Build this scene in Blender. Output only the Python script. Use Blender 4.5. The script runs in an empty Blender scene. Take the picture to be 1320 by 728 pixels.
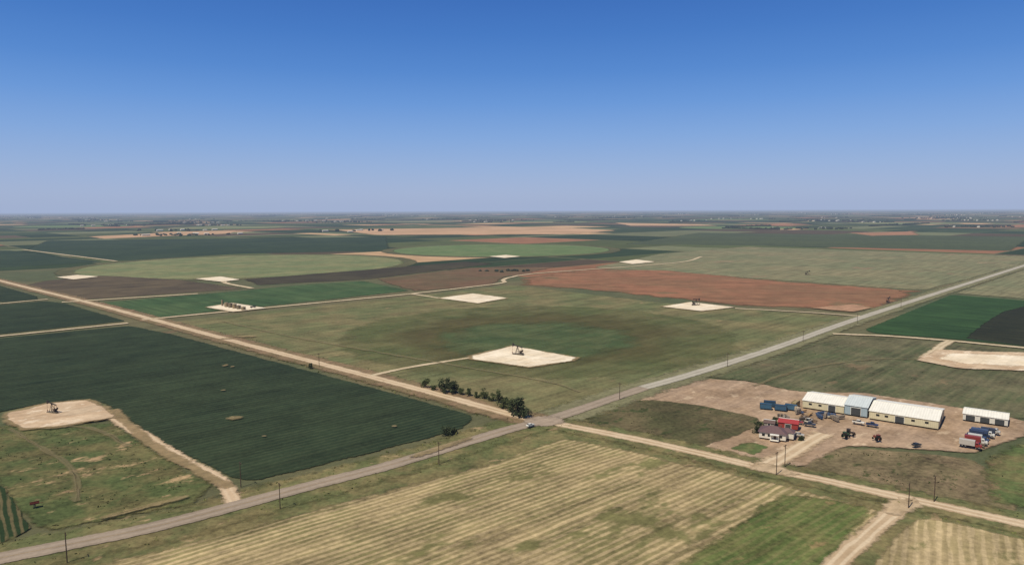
import bpy, bmesh, math, random
from mathutils import Vector, Matrix, noise
random.seed(7)
scene=bpy.context.scene
COL=scene.collection
rad=math.radians
# ---------------------------------------------------------------- helpers
def lin(c):
    o=[]
    for x in c:
        x=x/255.0
        o.append(x/12.92 if x<=0.04045 else ((x+0.055)/1.055)**2.4)
    return o
WARM=(1.08,1.0,0.80)
def alb(c,k=1.3):
    return tuple(min(0.85,x*w/k) for x,w in zip(lin(c),WARM))+(1.0,)
class NT:
    def __init__(s,name):
        s.m=bpy.data.materials.new(name); s.m.use_nodes=True
        s.t=s.m.node_tree; s.t.nodes.clear()
        s.out=s.n('ShaderNodeOutputMaterial')
    def n(s,typ,**kw):
        nd=s.t.nodes.new(typ)
        for k,v in kw.items(): setattr(nd,k,v)
        return nd
    def l(s,a,b): s.t.links.new(a,b)
    def math(s,op,a,b=None,c=None,clamp=False):
        nd=s.n('ShaderNodeMath',operation=op); nd.use_clamp=clamp
        for i,x in enumerate((a,b,c)):
            if x is None: continue
            if isinstance(x,(int,float)): nd.inputs[i].default_value=x
            else: s.l(x,nd.inputs[i])
        return nd.outputs[0]
    def rng(s,x,a,b,c=0.0,d=1.0):
        nd=s.n('ShaderNodeMapRange'); nd.clamp=True; nd.interpolation_type='SMOOTHSTEP'
        s.l(x,nd.inputs[0])
        for i,v in enumerate((a,b,c,d)): nd.inputs[i+1].default_value=v
        return nd.outputs[0]
    def mix(s,f,a,b,mode='MIX'):
        nd=s.n('ShaderNodeMix',data_type='RGBA',blend_type=mode)
        if isinstance(f,(int,float)): nd.inputs[0].default_value=f
        else: s.l(f,nd.inputs[0])
        for i,x in ((6,a),(7,b)):
            if isinstance(x,tuple): nd.inputs[i].default_value=x
            else: s.l(x,nd.inputs[i])
        return nd.outputs[2]
    def noise(s,vec,scale,detail=4,rough=0.55,dist=0.0):
        nd=s.n('ShaderNodeTexNoise'); s.l(vec,nd.inputs['Vector'])
        nd.inputs['Scale'].default_value=scale; nd.inputs['Detail'].default_value=detail
        nd.inputs['Roughness'].default_value=rough; nd.inputs['Distortion'].default_value=dist
        return nd.outputs[0]
    def mapping(s,vec,rot=0.0,scale=(1,1,1)):
        nd=s.n('ShaderNodeMapping'); s.l(vec,nd.inputs[0])
        nd.inputs['Rotation'].default_value=(0,0,rot); nd.inputs['Scale'].default_value=scale
        return nd.outputs[0]
    def bsdf(s,col,rough=0.9,spec=0.15,metal=0.0):
        b=s.n('ShaderNodeBsdfPrincipled')
        if isinstance(col,tuple): b.inputs['Base Color'].default_value=col
        else: s.l(col,b.inputs['Base Color'])
        b.inputs['Roughness'].default_value=rough; b.inputs['Specular IOR Level'].default_value=spec
        b.inputs['Metallic'].default_value=metal
        return b
    def vmul(s,col,f):
        nd=s.n('ShaderNodeVectorMath',operation='SCALE'); s.l(col,nd.inputs[0]); s.l(f,nd.inputs[3]); return nd.outputs[0]
def feather_out(T,b,cover=1.0,nscale=0.25):
    at=T.n('ShaderNodeAttribute',attribute_name='edge')
    tc=T.n('ShaderNodeTexCoord').outputs['Object']
    nz=T.noise(tc,nscale,3,0.65)
    nz=T.rng(nz,0.28,0.72)
    a=T.math('MULTIPLY_ADD',at.outputs['Fac'],2.0,T.math('MULTIPLY',nz,-1.0),clamp=True)
    if cover!=1.0: a=T.math('MULTIPLY',a,cover)
    tr=T.n('ShaderNodeBsdfTransparent'); mx=T.n('ShaderNodeMixShader')
    T.l(a,mx.inputs[0]); T.l(tr.outputs[0],mx.inputs[1]); T.l(b.outputs[0],mx.inputs[2])
    T.l(mx.outputs[0],T.out.inputs[0])
def field_mat(name,c1,c2,big=60,ang=45,fine=0.5,streak=0.5,rows=None,bare=None,edge=True,cover=1.0,nscale=0.25,tone=0.5):
    """c1/c2 base tones; rows=(spacing,width fraction,colour,strength); bare=(colour,size,threshold)"""
    T=NT(name); tc=T.n('ShaderNodeTexCoord').outputs['Object']
    rt=T.mapping(tc,rad(-ang))
    nb=T.noise(tc,1.0/big,4,0.6,0.4)
    col=T.mix(T.rng(nb,0.36,0.64),alb(c1),alb(c2))
    ns=T.noise(T.mapping(rt,0,(1/90.0,1/5.0,1)),1.0,4,0.6)
    if rows:
        sp,wf,cr,st=rows
        sy=T.n('ShaderNodeSeparateXYZ'); T.l(rt,sy.inputs[0])
        wob=T.math('MULTIPLY',T.math('SUBTRACT',T.noise(T.mapping(rt,0,(1/70.0,1/16.0,1)),1.0,2),0.5),sp*1.5)
        ph=T.math('MULTIPLY',T.math('ADD',sy.outputs[1],wob),2*math.pi/sp)
        s=T.math('MULTIPLY_ADD',T.math('SINE',ph),0.5,0.5)
        brk=T.noise(T.mapping(rt,0,(1/14.0,1/(sp*0.8),1)),1.0,3,0.7)
        m=T.math('MULTIPLY',T.rng(T.math('ADD',s,T.math('MULTIPLY',T.math('SUBTRACT',brk,0.5),2.4)),1-wf-0.3,1-wf+0.35),st)
        col=T.mix(m,col,alb(cr))
    if bare:
        cb,size,th=bare
        nn=T.noise(T.mapping(rt,0,(0.6,1.0,1)),1.0/size,5,0.68)
        col=T.mix(T.rng(nn,th,th+0.08),col,alb(cb))
    nf=T.noise(tc,0.45,4,0.75)
    nm=T.noise(tc,0.04,4,0.65)
    f=T.math('ADD',1.0,T.math('MULTIPLY',T.math('SUBTRACT',nf,0.5),fine*2.2))
    f=T.math('ADD',f,T.math('MULTIPLY',T.math('SUBTRACT',ns,0.5),streak*1.8))
    f=T.math('ADD',f,T.math('MULTIPLY',T.math('SUBTRACT',nm,0.5),tone*1.4))
    f=T.math('MAXIMUM',f,0.25)
    col=T.vmul(col,f)
    b=T.bsdf(col,0.95,0.08)
    if edge: feather_out(T,b,cover,nscale)
    else: T.l(b.outputs[0],T.out.inputs[0])
    return T.m
def plain_mat(name,c,rough=0.7,spec=0.3,var=0.25,vs=0.8,metal=0.0,k=1.3):
    T=NT(name); tc=T.n('ShaderNodeTexCoord').outputs['Object']
    nz=T.noise(tc,vs,4,0.65)
    f=T.math('ADD',1.0,T.math('MULTIPLY',T.math('SUBTRACT',nz,0.5),var*2))
    cc=T.n('ShaderNodeRGB'); cc.outputs[0].default_value=alb(c,k)
    b=T.bsdf(T.vmul(cc.outputs[0],f),rough,spec,metal)
    T.l(b.outputs[0],T.out.inputs[0]); return T.m
def link(ob,parent=None):
    COL.objects.link(ob)
    if parent: ob.parent=parent
    return ob
def mesh_obj(name,verts,faces,mat,parent=None,smooth=False,loc=None,rotz=0.0):
    me=bpy.data.meshes.new(name); me.from_pydata([tuple(v) for v in verts],[],faces); me.update()
    if mat: me.materials.append(mat)
    if smooth:
        for p in me.polygons: p.use_smooth=True
    ob=bpy.data.objects.new(name,me)
    if loc is not None: ob.location=loc
    ob.rotation_euler=(0,0,rotz)
    return link(ob,parent)
def empty(name,loc,rotz=0.0,s=1.0):
    e=bpy.data.objects.new(name,None); e.location=loc; e.rotation_euler=(0,0,rotz); e.scale=(s,s,s)
    e.empty_display_size=0.5
    return link(e)
# primitive accumulators --------------------------------------------------
def box(V,F,c,s,rz=0.0,taper=(1,1)):
    i=len(V); cx,cy,cz=c; sx,sy,sz=[k/2 for k in s]
    co,si=math.cos(rz),math.sin(rz)
    for z in (-1,1):
        tx,ty=(1,1) if z<0 else taper
        for x,y in ((-1,-1),(1,-1),(1,1),(-1,1)):
            px,py=x*sx*tx,y*sy*ty
            V.append((cx+px*co-py*si,cy+px*si+py*co,cz+z*sz))
    for f in ((0,3,2,1),(4,5,6,7),(0,1,5,4),(1,2,6,5),(2,3,7,6),(3,0,4,7)): F.append(tuple(i+k for k in f))
def beam(V,F,a,b,r0,r1=None,n=6):
    r1=r0 if r1 is None else r1
    a=Vector(a);b=Vector(b);d=(b-a).normalized()
    u=d.orthogonal().normalized();w=d.cross(u); i=len(V)
    for p,r in ((a,r0),(b,r1)):
        for k in range(n):
            t=2*math.pi*k/n; q=p+u*math.cos(t)*r+w*math.sin(t)*r; V.append(tuple(q))
    for k in range(n): F.append((i+k,i+(k+1)%n,i+n+(k+1)%n,i+n+k))
    F.append(tuple(i+k for k in reversed(range(n)))); F.append(tuple(i+n+k for k in range(n)))
def bevel(ob,w,seg=2):
    m=ob.modifiers.new('bevel','BEVEL'); m.width=w; m.segments=seg; m.limit_method='ANGLE'; return ob
# ground sheets ------------------------------------------------------------
ZL=[0.02]
def nz():
    ZL[0]+=0.012; return ZL[0]
def set_edge(me,vals):
    a=me.attributes.new('edge','FLOAT','POINT'); a.data.foreach_set('value',vals)
def patch(name,pts,mat,feather=5.0,jit=1.0,step=None):
    z=nz(); pts=[Vector((p[0],p[1])) for p in pts]
    area=sum(pts[i].x*pts[(i+1)%len(pts)].y-pts[(i+1)%len(pts)].x*pts[i].y for i in range(len(pts)))
    if area<0: pts.reverse()
    size=math.sqrt(abs(area)/2); step=step or max(2.0,size/40)
    d=[]
    for i,p in enumerate(pts):
        q=pts[(i+1)%len(pts)]; L=(q-p).length; n=max(1,int(L/step))
        for k in range(n): d.append(p.lerp(q,k/n))
    for _ in range(2):
        d=[(d[i-1]+d[i]*2+d[(i+1)%len(d)])/4 for i in range(len(d))]
    o=[]
    for p in d:
        j=noise.noise_vector(Vector((p.x*0.11/max(jit,.3)*1.0,p.y*0.11/max(jit,.3),z*31)))
        o.append(p+Vector((j.x,j.y))*jit)
    n=len(o); inn=[]
    for i in range(n):
        t=(o[(i+2)%n]-o[i-2])
        if t.length<1e-6: t=Vector((1,0))
        t.normalize(); nrm=Vector((-t.y,t.x)); inn.append(o[i]+nrm*feather)
    bm=bmesh.new()
    vo=[bm.verts.new((p.x,p.y,z)) for p in o]; vi=[bm.verts.new((p.x,p.y,z+0.005)) for p in inn]
    for i in range(n): bm.faces.new((vo[i],vo[(i+1)%n],vi[(i+1)%n],vi[i]))
    f=bm.faces.new(vi); bmesh.ops.triangulate(bm,faces=[f])
    me=bpy.data.meshes.new(name); bm.to_mesh(me); bm.free(); me.materials.append(mat)
    set_edge(me,[0.0]*n+[1.0]*n)
    return link(bpy.data.objects.new(name,me))
def disk(name,cx,cy,r,mat,feather,jit=1.0,n=72,ry=None):
    ry=ry or r
    return patch(name,[(cx+r*math.cos(2*math.pi*i/n),cy+ry*math.sin(2*math.pi*i/n)) for i in range(n)],mat,feather,jit,step=8)
def spline(pts,step=6.0):
    P=[Vector((p[0],p[1])) for p in pts]; P=[P[0]*2-P[1]]+P+[P[-1]*2-P[-2]]; out=[]
    for i in range(1,len(P)-2):
        a,b,c,d=P[i-1:i+3]; n=max(1,int((c-b).length/step))
        for k in range(n):
            t=k/n; out.append(0.5*((2*b)+(c-a)*t+(2*a-5*b+4*c-d)*t*t+(3*b-a-3*c+d)*t**3))
    out.append(P[-2]); return out
def road(name,pts,w,mat,feather=1.0,jit=0.3,smooth=True,step=6.0,z=None):
    z=z or nz(); c=spline(pts,step) if smooth else [Vector(p) for p in pts]
    V=[];E=[];S=[];F=[]
    offs=[-w/2-feather/2,-w/2+feather/2,0,w/2-feather/2,w/2+feather/2]; ed=[0,1,1,1,0]
    for i,p in enumerate(c):
        t=(c[min(i+1,len(c)-1)]-c[max(i-1,0)]).normalized(); nr=Vector((-t.y,t.x))
        for k,o in enumerate(offs):
            jj=noise.noise(Vector((p.x*.09,p.y*.09,k*7.3+z*50)))*jit if k!=2 else 0
            q=p+nr*(o+jj); V.append((q.x,q.y,z+(0.0 if ed[k]==0 else 0.004))); E.append(float(ed[k])); S.append(o/(w/2))
    for i in range(len(c)-1):
        for k in range(4): F.append((i*5+k,(i+1)*5+k,(i+1)*5+k+1,i*5+k+1))
    ob=mesh_obj(name,V,F,mat); set_edge(ob.data,E)
    a=ob.data.attributes.new('side','FLOAT','POINT'); a.data.foreach_set('value',S)
    return ob
def road_mat(name,c1,c2,ctrack,trk=0.5,tpos=0.45,nscale=0.4,cover=1.0):
    T=NT(name); tc=T.n('ShaderNodeTexCoord').outputs['Object']
    at=T.n('ShaderNodeAttribute',attribute_name='side').outputs['Fac']
    a=T.math('ABSOLUTE',at)
    dd=T.math('ABSOLUTE',T.math('SUBTRACT',a,tpos))
    m=T.math('MULTIPLY',T.rng(dd,0.28,0.08),trk)
    nb=T.noise(tc,0.06,4,0.65)
    col=T.mix(T.rng(nb,0.36,0.64),alb(c1),alb(c2))
    col=T.mix(m,col,alb(ctrack))
    nf=T.noise(tc,0.8,4,0.7)
    col=T.vmul(col,T.math('ADD',1.0,T.math('MULTIPLY',T.math('SUBTRACT',nf,0.5),0.6)))
    feather_out(T,T.bsdf(col,0.92,0.1),cover,nscale); return T.m

# ---------------------------------------------------------------- world / light / camera
W=bpy.data.worlds.new("World"); scene.world=W; W.use_nodes=True
wt=W.node_tree; wt.nodes.clear()
sky=wt.nodes.new('ShaderNodeTexSky'); sky.sky_type='NISHITA'; sky.sun_disc=False
SE,SA=58.0,222.0
sky.sun_elevation=rad(SE); sky.sun_rotation=rad(SA); sky.altitude=900; sky.air_density=1.0; sky.dust_density=0.3; sky.ozone_density=3.0
bg=wt.nodes.new('ShaderNodeBackground'); bg.inputs[1].default_value=0.085
wo=wt.nodes.new('ShaderNodeOutputWorld')
wt.links.new(sky.outputs[0],bg.inputs[0])
# deeper clear-air blue by elevation, blended over the physical sky
tcw=wt.nodes.new('ShaderNodeTexCoord'); spw=wt.nodes.new('ShaderNodeSeparateXYZ'); wt.links.new(tcw.outputs['Generated'],spw.inputs[0])
cr=wt.nodes.new('ShaderNodeValToRGB'); wt.links.new(spw.outputs[2],cr.inputs[0])
stops=[(0.0,(.375,.45,.66)),(.022,(.365,.465,.70)),(.06,(.28,.43,.73)),(.10,(.19,.375,.745)),(.145,(.105,.295,.71)),(.186,(.055,.225,.64)),(.235,(.028,.17,.56)),(.29,(.014,.125,.48)),(.6,(.006,.07,.30)),(1.0,(.004,.05,.22))]
el=cr.color_ramp.elements
el[0].position=0; el[0].color=stops[0][1]+(1,); el[1].position=1; el[1].color=stops[-1][1]+(1,)
for p,c in stops[1:-1]:
    e_=el.new(p); e_.color=c+(1,)
bg2=wt.nodes.new('ShaderNodeBackground'); wt.links.new(cr.outputs[0],bg2.inputs[0]); bg2.inputs[1].default_value=1.0
mxw=wt.nodes.new('ShaderNodeMixShader'); mxw.inputs[0].default_value=0.9
wt.links.new(bg.outputs[0],mxw.inputs[1]); wt.links.new(bg2.outputs[0],mxw.inputs[2]); wt.links.new(mxw.outputs[0],wo.inputs[0])
sd=Vector((math.sin(rad(SA))*math.cos(rad(SE)),math.cos(rad(SA))*math.cos(rad(SE)),math.sin(rad(SE))))
L=bpy.data.lights.new('sun','SUN'); L.energy=4.9; L.angle=rad(0.5); L.color=(1.0,0.95,0.87)
lo=bpy.data.objects.new('sun',L); lo.rotation_euler=sd.to_track_quat('Z','Y').to_euler(); lo.location=(0,0,300); link(lo)
cam=bpy.data.cameras.new('camera'); cam.sensor_width=36; cam.lens=900/1320*36; cam.clip_start=1; cam.clip_end=300000
co=bpy.data.objects.new('camera',cam); co.location=(0,0,110)
co.rotation_euler=(Matrix.Rotation(rad(90-5.93),3,'X')@Matrix.Rotation(rad(-0.23),3,'Z')).to_euler(); link(co); scene.camera=co
scene.view_settings.view_transform='Standard'; scene.view_settings.look='None'; scene.view_settings.exposure=0

# aerial haze: thin homogeneous layer over the plain, scattered light imitated by emission
T=NT('haze_glow')
DEN=3.4e-5
va=T.n('ShaderNodeVolumeAbsorption'); va.inputs['Color'].default_value=(0,0,0,1); va.inputs['Density'].default_value=DEN
ve=T.n('ShaderNodeEmission'); ve.inputs['Color'].default_value=(0.36,0.44,0.63,1); ve.inputs['Strength'].default_value=DEN
ad=T.n('ShaderNodeAddShader'); T.l(va.outputs[0],ad.inputs[0]); T.l(ve.outputs[0],ad.inputs[1]); T.l(ad.outputs[0],T.out.inputs['Volume'])
V=[];F=[]; box(V,F,(0,30000,349),(160000,160000,702)); mesh_obj('atmospheric_haze',V,F,T.m)

# ---------------------------------------------------------------- ground
gm=field_mat('plain_soil',(88,96,72),(108,104,80),big=220,fine=0.4,streak=0.5,edge=False,bare=((122,106,86),120,0.6))
V=[];F=[]
ex=[-70000,-30000,-12000,-5000,-2500,-1200,-600,-300,-150,0,150,300,600,1200,2500,5000,12000,30000,70000]
ey=[-20000,-5000,-1000,-200,0,150,300,450,700,1000,1500,2500,5000,10000,20000,45000,90000]
for y in ey:
    for x in ex: V.append((x,y,0))
for j in range(len(ey)-1):
    for i in range(len(ex)-1):
        a=j*len(ex)+i; F.append((a,a+1,a+1+len(ex),a+len(ex)))
mesh_obj('ground',V,F,gm)

# distant patchwork
T=NT('distant_crops'); tc=T.n('ShaderNodeTexCoord').outputs['Object']
ca=T.n('ShaderNodeVertexColor',layer_name='Col')
nf=T.noise(tc,0.012,5,0.65)
T.l(T.bsdf(T.vmul(ca.outputs[0],T.math('ADD',1.0,T.math('MULTIPLY',T.math('SUBTRACT',nf,0.5),1.0))),0.95,0.05).outputs[0],T.out.inputs[0])
dm=T.m
pal=[((50,66,48),32),((60,76,54),18),((86,96,66),16),((88,78,66),10),((112,118,92),11),((190,160,130),5),((148,110,88),7)]
pw=[p[1] for p in pal]
V=[];F=[];C=[]
c45,s45=math.cos(rad(44)),math.sin(rad(44))
def grid(a,b): return (a*c45-b*s45,a*s45+b*c45)
cell=400.0
for i in range(-60,80):
    for j in range(-60,80):
        a0,b0=i*cell,j*cell
        cx,cy=grid(a0+cell/2,b0+cell/2)
        if cy<1250 or cy>26000 or abs(cx)>cy*0.85+600: continue
        if cy>9000 and random.random()<0.3: continue
        ns=random.choice((1,1,1,2,2,4)); horiz=random.random()<0.5
        base=random.choices(pal,pw)[0][0]
        for k in range(ns):
            c=base if random.random()<0.3 else random.choices(pal,pw)[0][0]
            g0=random.choice((5,5,9)); 
            if horiz: r=(a0+g0,b0+cell*k/ns+3,a0+cell-g0,b0+cell*(k+1)/ns-3)
            else: r=(a0+cell*k/ns+3,b0+g0,a0+cell*(k+1)/ns-3,b0+cell-g0)
            q=len(V)
            for x,y in ((r[0],r[1]),(r[2],r[1]),(r[2],r[3]),(r[0],r[3])):
                gx,gy=grid(x,y); V.append((gx,gy,0.015))
            F.append((q,q+1,q+2,q+3)); v=random.uniform(0.85,1.15); C.append([x*v for x in alb(c)[:3]]+[1])
ob=mesh_obj('distant_fields',V,F,dm)
at=ob.data.color_attributes.new('Col','FLOAT_COLOR','CORNER')
fl=[]
for c in C: fl+=c*4
at.data.foreach_set('color',fl)

# ---------------------------------------------------------------- field materials
m_olive=field_mat('olive_pasture',(104,110,78),(122,116,86),big=60,fine=0.55,streak=0.7,bare=((150,132,104),22,0.62),tone=0.8)
m_circle=field_mat('pivot_cover',(100,110,74),(114,114,82),big=50,streak=0.5,cover=0.6,tone=0.8,nscale=0.05)
m_ring=field_mat('pivot_brown',(98,90,64),(104,100,68),big=30,nscale=0.015,cover=0.42)
m_inner=field_mat('pivot_green',(82,102,70),(96,108,76),big=30,nscale=0.03,cover=0.7,tone=0.8)
m_dark=field_mat('dark_crop',(40,54,40),(50,63,45),big=120,ang=42,fine=0.55,streak=0.6,rows=(4.0,0.38,(64,74,54),0.6),tone=0.7)
m_dark2=field_mat('dark_crop_far',(50,66,50),(58,73,55),big=200,ang=45,fine=0.3,streak=0.6)
m_green=field_mat('green_crop',(64,88,58),(78,98,66),big=90,ang=-42,fine=0.35,streak=0.8)
m_green2=field_mat('bright_crop',(46,72,44),(54,82,48),big=90,ang=-42,fine=0.35,streak=0.8,rows=(4,0.3,(68,90,56),0.4))
m_black=field_mat('fresh_tilled',(38,44,32),(48,53,38),big=60,ang=-42,rows=(4,0.3,(62,60,46),0.5))
m_rough=field_mat('rough_pasture',(80,92,58),(108,104,72),big=20,fine=0.9,streak=0.4,bare=((166,144,114),17,0.57),tone=1.1)
m_rows=field_mat('row_crop',(40,58,36),(48,64,38),big=40,ang=128,rows=(2.4,0.4,(112,102,76),0.8))
m_tan=field_mat('stubble_field',(150,136,104),(130,124,88),big=38,ang=40,fine=0.65,streak=0.9,rows=(3.0,0.46,(184,166,134),0.75),bare=((116,114,78),34,0.55),tone=0.9)
m_tan2=field_mat('pale_stubble',(168,152,120),(150,138,104),big=30,ang=58,fine=0.6,streak=0.8,rows=(3.2,0.45,(196,178,146),0.6),bare=((126,122,86),18,0.6))
m_wgreen=field_mat('weedy_green',(90,108,62),(112,116,74),big=24,ang=40,fine=0.8,streak=0.9,rows=(3.3,0.35,(126,122,86),0.5),bare=((138,124,90),14,0.59),tone=0.8)
m_verge=field_mat('verge_grass',(98,104,70),(124,116,84),big=18,fine=0.8,streak=0.4,nscale=0.2,bare=((154,136,108),10,0.6),tone=0.9)
m_vbrown=field_mat('verge_dust',(148,126,104),(124,112,86),big=25,fine=0.6,nscale=0.15,cover=0.9,tone=0.7)
m_brush=field_mat('dark_weeds',(82,82,58),(100,92,70),big=24,ang=45,fine=0.9,streak=0.5,bare=((68,76,48),10,0.56),tone=0.9)
m_pasture=field_mat('mid_pasture',(84,92,66),(104,102,80),big=45,fine=0.7,streak=0.7,rows=(6,0.3,(112,108,84),0.35),bare=((120,108,86),26,0.59),tone=0.9)
m_brf=field_mat('brown_scrub',(112,104,80),(130,116,94),big=20,fine=0.9,streak=0.5,bare=((84,88,58),9,0.57),tone=0.9)
m_grf=field_mat('green_scrub',(90,106,66),(112,108,76),big=18,fine=0.8,tone=0.9,bare=((136,118,94),16,0.56))
m_red=field_mat('red_soil',(146,106,84),(132,102,80),big=120,ang=-10,fine=0.35,streak=0.7,nscale=0.03,bare=((122,104,80),60,0.57),tone=0.7)
m_rbrown=field_mat('red_brown_soil',(114,92,74),(104,92,72),big=120,fine=0.3,streak=0.6,nscale=0.03)
m_greyg=field_mat('grey_green_cover',(118,122,96),(132,128,102),big=160,fine=0.35,streak=0.8,bare=((140,126,104),70,0.6),tone=0.7)
m_brown=field_mat('brown_soil',(86,78,66),(98,88,72),big=100,fine=0.3,streak=0.8,tone=0.7)
m_dbrown=field_mat('dark_soil',(66,62,52),(76,72,58),big=100,fine=0.3,streak=0.5)
m_c1=field_mat('pale_pivot',(112,124,90),(130,132,98),big=80,fine=0.35,streak=0.4,tone=0.7)
m_c2=field_mat('green_pivot',(98,120,80),(110,126,88),big=90,fine=0.3,streak=0.4)
m_cring=field_mat('pivot_rim',(100,98,72),(88,90,66),big=90,fine=0.3)
m_fartan=field_mat('far_tan_soil',(198,164,136),(178,148,120),big=300,fine=0.2,streak=0.3,tone=0.3,nscale=0.02)
m_farred=field_mat('far_red_soil',(166,124,100),(150,118,96),big=300,fine=0.2,streak=0.3,tone=0.3,nscale=0.02)
m_yard=field_mat('yard_gravel',(172,150,132),(158,136,116),big=22,fine=0.5,streak=0.5,nscale=0.2,bare=((188,168,148),9,0.56),tone=0.8)
m_pad=field_mat('caliche_pad',(240,230,216),(226,212,192),big=22,fine=0.3,streak=0.3,nscale=0.4,bare=((200,176,148),14,0.62),tone=0.3)
m_padp=field_mat('pink_caliche',(206,186,164),(190,166,142),big=16,fine=0.35,streak=0.3,nscale=0.3,bare=((224,208,190),10,0.55),tone=0.4)
m_apron=field_mat('pad_apron',(162,142,112),(148,132,102),big=10,fine=0.4,nscale=0.2,cover=0.75)
m_spot=field_mat('bare_spot',(156,140,110),(142,128,98),big=6,fine=0.7,nscale=0.5,cover=0.75)
P=patch
# far fields
P('crop_field',[(-1423,2033),(-1793,2690),(-520,2930),(-328,1900),(-700,1800),(-875,1542)],m_dark2,15,4)
P('crop_field',[(-1700,1960),(-1440,2010),(-890,1532),(-1020,1380),(-1200,1450)],m_dark2,12,4)
P('crop_field',[(344,2210),(700,2120),(1280,1780),(2000,2680),(870,3280)],field_mat('olive_far',(80,90,66),(74,84,63),big=200),15,4)
P('bare_field',[(-1058,4066),(206,4612),(574,3689),(279,3135),(-626,3139)],m_fartan,40,5)
P('bare_field',[(847,5873),(1394,5129),(1386,4629),(788,4735)],m_fartan,30,5)
P('bare_field',[(-1884,3089),(-1776,3729),(-1542,3979),(-1370,3435),(-1657,2819)],m_fartan,30,5)
P('bare_field',[(1525,3195),(1946,3373),(1694,2880),(1441,2821)],m_farred,30,5)
for cx,cy,r,mm in ((-1900,4700,380,m_c1),(1350,4150,360,m_c2),(-3300,5300,400,m_c2),(2900,5200,390,m_c1),(300,6400,400,m_c1),(-900,6900,400,m_greyg),(2300,7400,400,m_c2),(-2900,8200,400,m_c1)):
    disk('pivot_circle',cx,cy,r,mm,20,4)
P('pasture',[(367,1737),(682,2044),(1192,1598),(1056,1415),(557,927),(409,1078),(148,1325)],m_greyg,10,4)
disk('pivot_circle',-540,1440,345,m_cring,10,3); disk('pivot_circle',-540,1440,318,m_c1,14,3)
disk('pivot_circle',-29,1950,335,m_cring,10,3); disk('pivot_circle',-29,1950,305,m_c2,12,3)
P('tilled_field',[(-730,1021),(-751,1112),(-712,1204),(-542,1129),(-376,988),(-433,943),(-552,857)],m_brown,8,3)
P('tilled_field',[(-439,1125),(-263,1309),(-100,1499),(-32,1430),(-224,1116),(-380,1029)],m_dbrown,10,3)
P('tilled_field',[(-224,1116),(-89,1336),(90,1346),(41,1230),(-10,1133),(-23,1016),(-137,942)],m_rbrown,12,3)
P('crop_field',[(-504,841),(-407,933),(-304,1048),(-232,1092),(-138,951),(-206,877),(-370,716)],m_green,8,3)
P('crop_field',[(-631,804),(-577,858),(-538,835),(-387,696),(-463,623),(-482,611)],m_dark,3,1)
P('crop_field',[(-835,1068),(-770,1044),(-619,906),(-597,874),(-625,845)],m_dark,3,1)
P('pasture',[(-352,680),(-270,763),(-130,890),(0,1026),(175,821),(356,697),(122,469),(60,409),(18,362),(12,365),(-95,463)],m_olive,5,1.5)
P('tilled_field',[(6,1119),(130,1291),(283,1267),(409,1078),(555,927),(452,799),(373,739),(255,785),(105,943),(11,1015)],m_red,26,5)
disk('pivot_circle',22,620,181,m_circle,20,2)
disk('pivot_circle',24,612,150,m_ring,66,4)
disk('pivot_circle',22,592,104,m_inner,44,3)
P('pasture',[(572,900),(973,1302),(627,835)],m_greyg,6,2)
P('crop_field',[(318,627),(559,884),(616,821),(411,546),(371,580),(320,607)],m_green2,3,1)
P('tilled_field',[(382,583),(446,656),(520,735),(597,794),(411,547)],m_black,3,1)
P('pasture',[(124,449),(284,594),(334,582),(351,561),(420,505),(346,430),(267,350),(258,359),(236,377),(173,407),(149,438)],m_pasture,5,1.5)
P('crop_field',[(-465,589),(-370,668),(-303,618),(-141,474),(-77,418),(-18,364),(-24,343),(-45,324),(-104,275),(-109,272),(-131,291),(-171,325),(-228,385),(-247,400),(-269,394),(-282,375),(-291,364)],m_dark,2.5,1.2)
# lower left
P('pasture',[(-290,350),(-276,352),(-207,356),(-166,314),(-120,272),(-119,252),(-160,230),(-169,234),(-234,295)],m_rough,4,1.5)
P('crop_field',[(-227,286),(-202,269),(-167,233),(-170,221),(-190,205),(-260,250)],m_rows,1.5,0.6)
# foreground stubble
P('verge',[(-200,170),(-163,203),(-124,226),(-81,262),(-22,312),(14,346),(30,340),(106,279),(180,222),(200,160),(60,120),(-120,120)],m_verge,3,1)
P('stubble_field',[(-133,206),(-74,249),(-10,296),(17,322),(25,330),(66,302),(106,272),(137,246),(98,198),(60,150),(-110,150)],m_tan,5,1.8)
P('weedy_field',[(40,196),(61,218),(103,262),(120,258),(133,249),(131,243),(95,198),(60,170)],m_wgreen,5,2)
P('stubble_field',[(143,239),(153,237),(172,222),(175,160),(95,160),(106,200),(121,217)],m_tan2,2.5,1.2)
# around the yard
P('scrub_field',[(129,305),(151,314),(182,307),(202,299),(202,262),(180,240),(149,264),(122,286)],m_brf,3,1.2)
P('scrub_field',[(204,299),(253,331),(290,330),(260,230),(196,235),(176,252)],m_grf,8,3)
P('gravel_yard',[(59,401),(116,449),(149,440),(173,412),(210,410),(240,384),(262,366),(268,342),(242,323),(206,303),(184,309),(153,314),(124,287),(106,285),(93,296),(70,330)],m_yard,3,1.2)
P('scrub_field',[(35,351),(57,389),(81,396),(105,385),(131,359),(124,342),(106,327),(87,312),(64,330)],m_brush,2.5,1.2)
P('verge',[(98,312),(112,322),(120,315),(108,300)],m_grf,3,1)
P('verge',[(124,351),(134,356),(139,347),(130,340)],m_grf,2,1)
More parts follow.
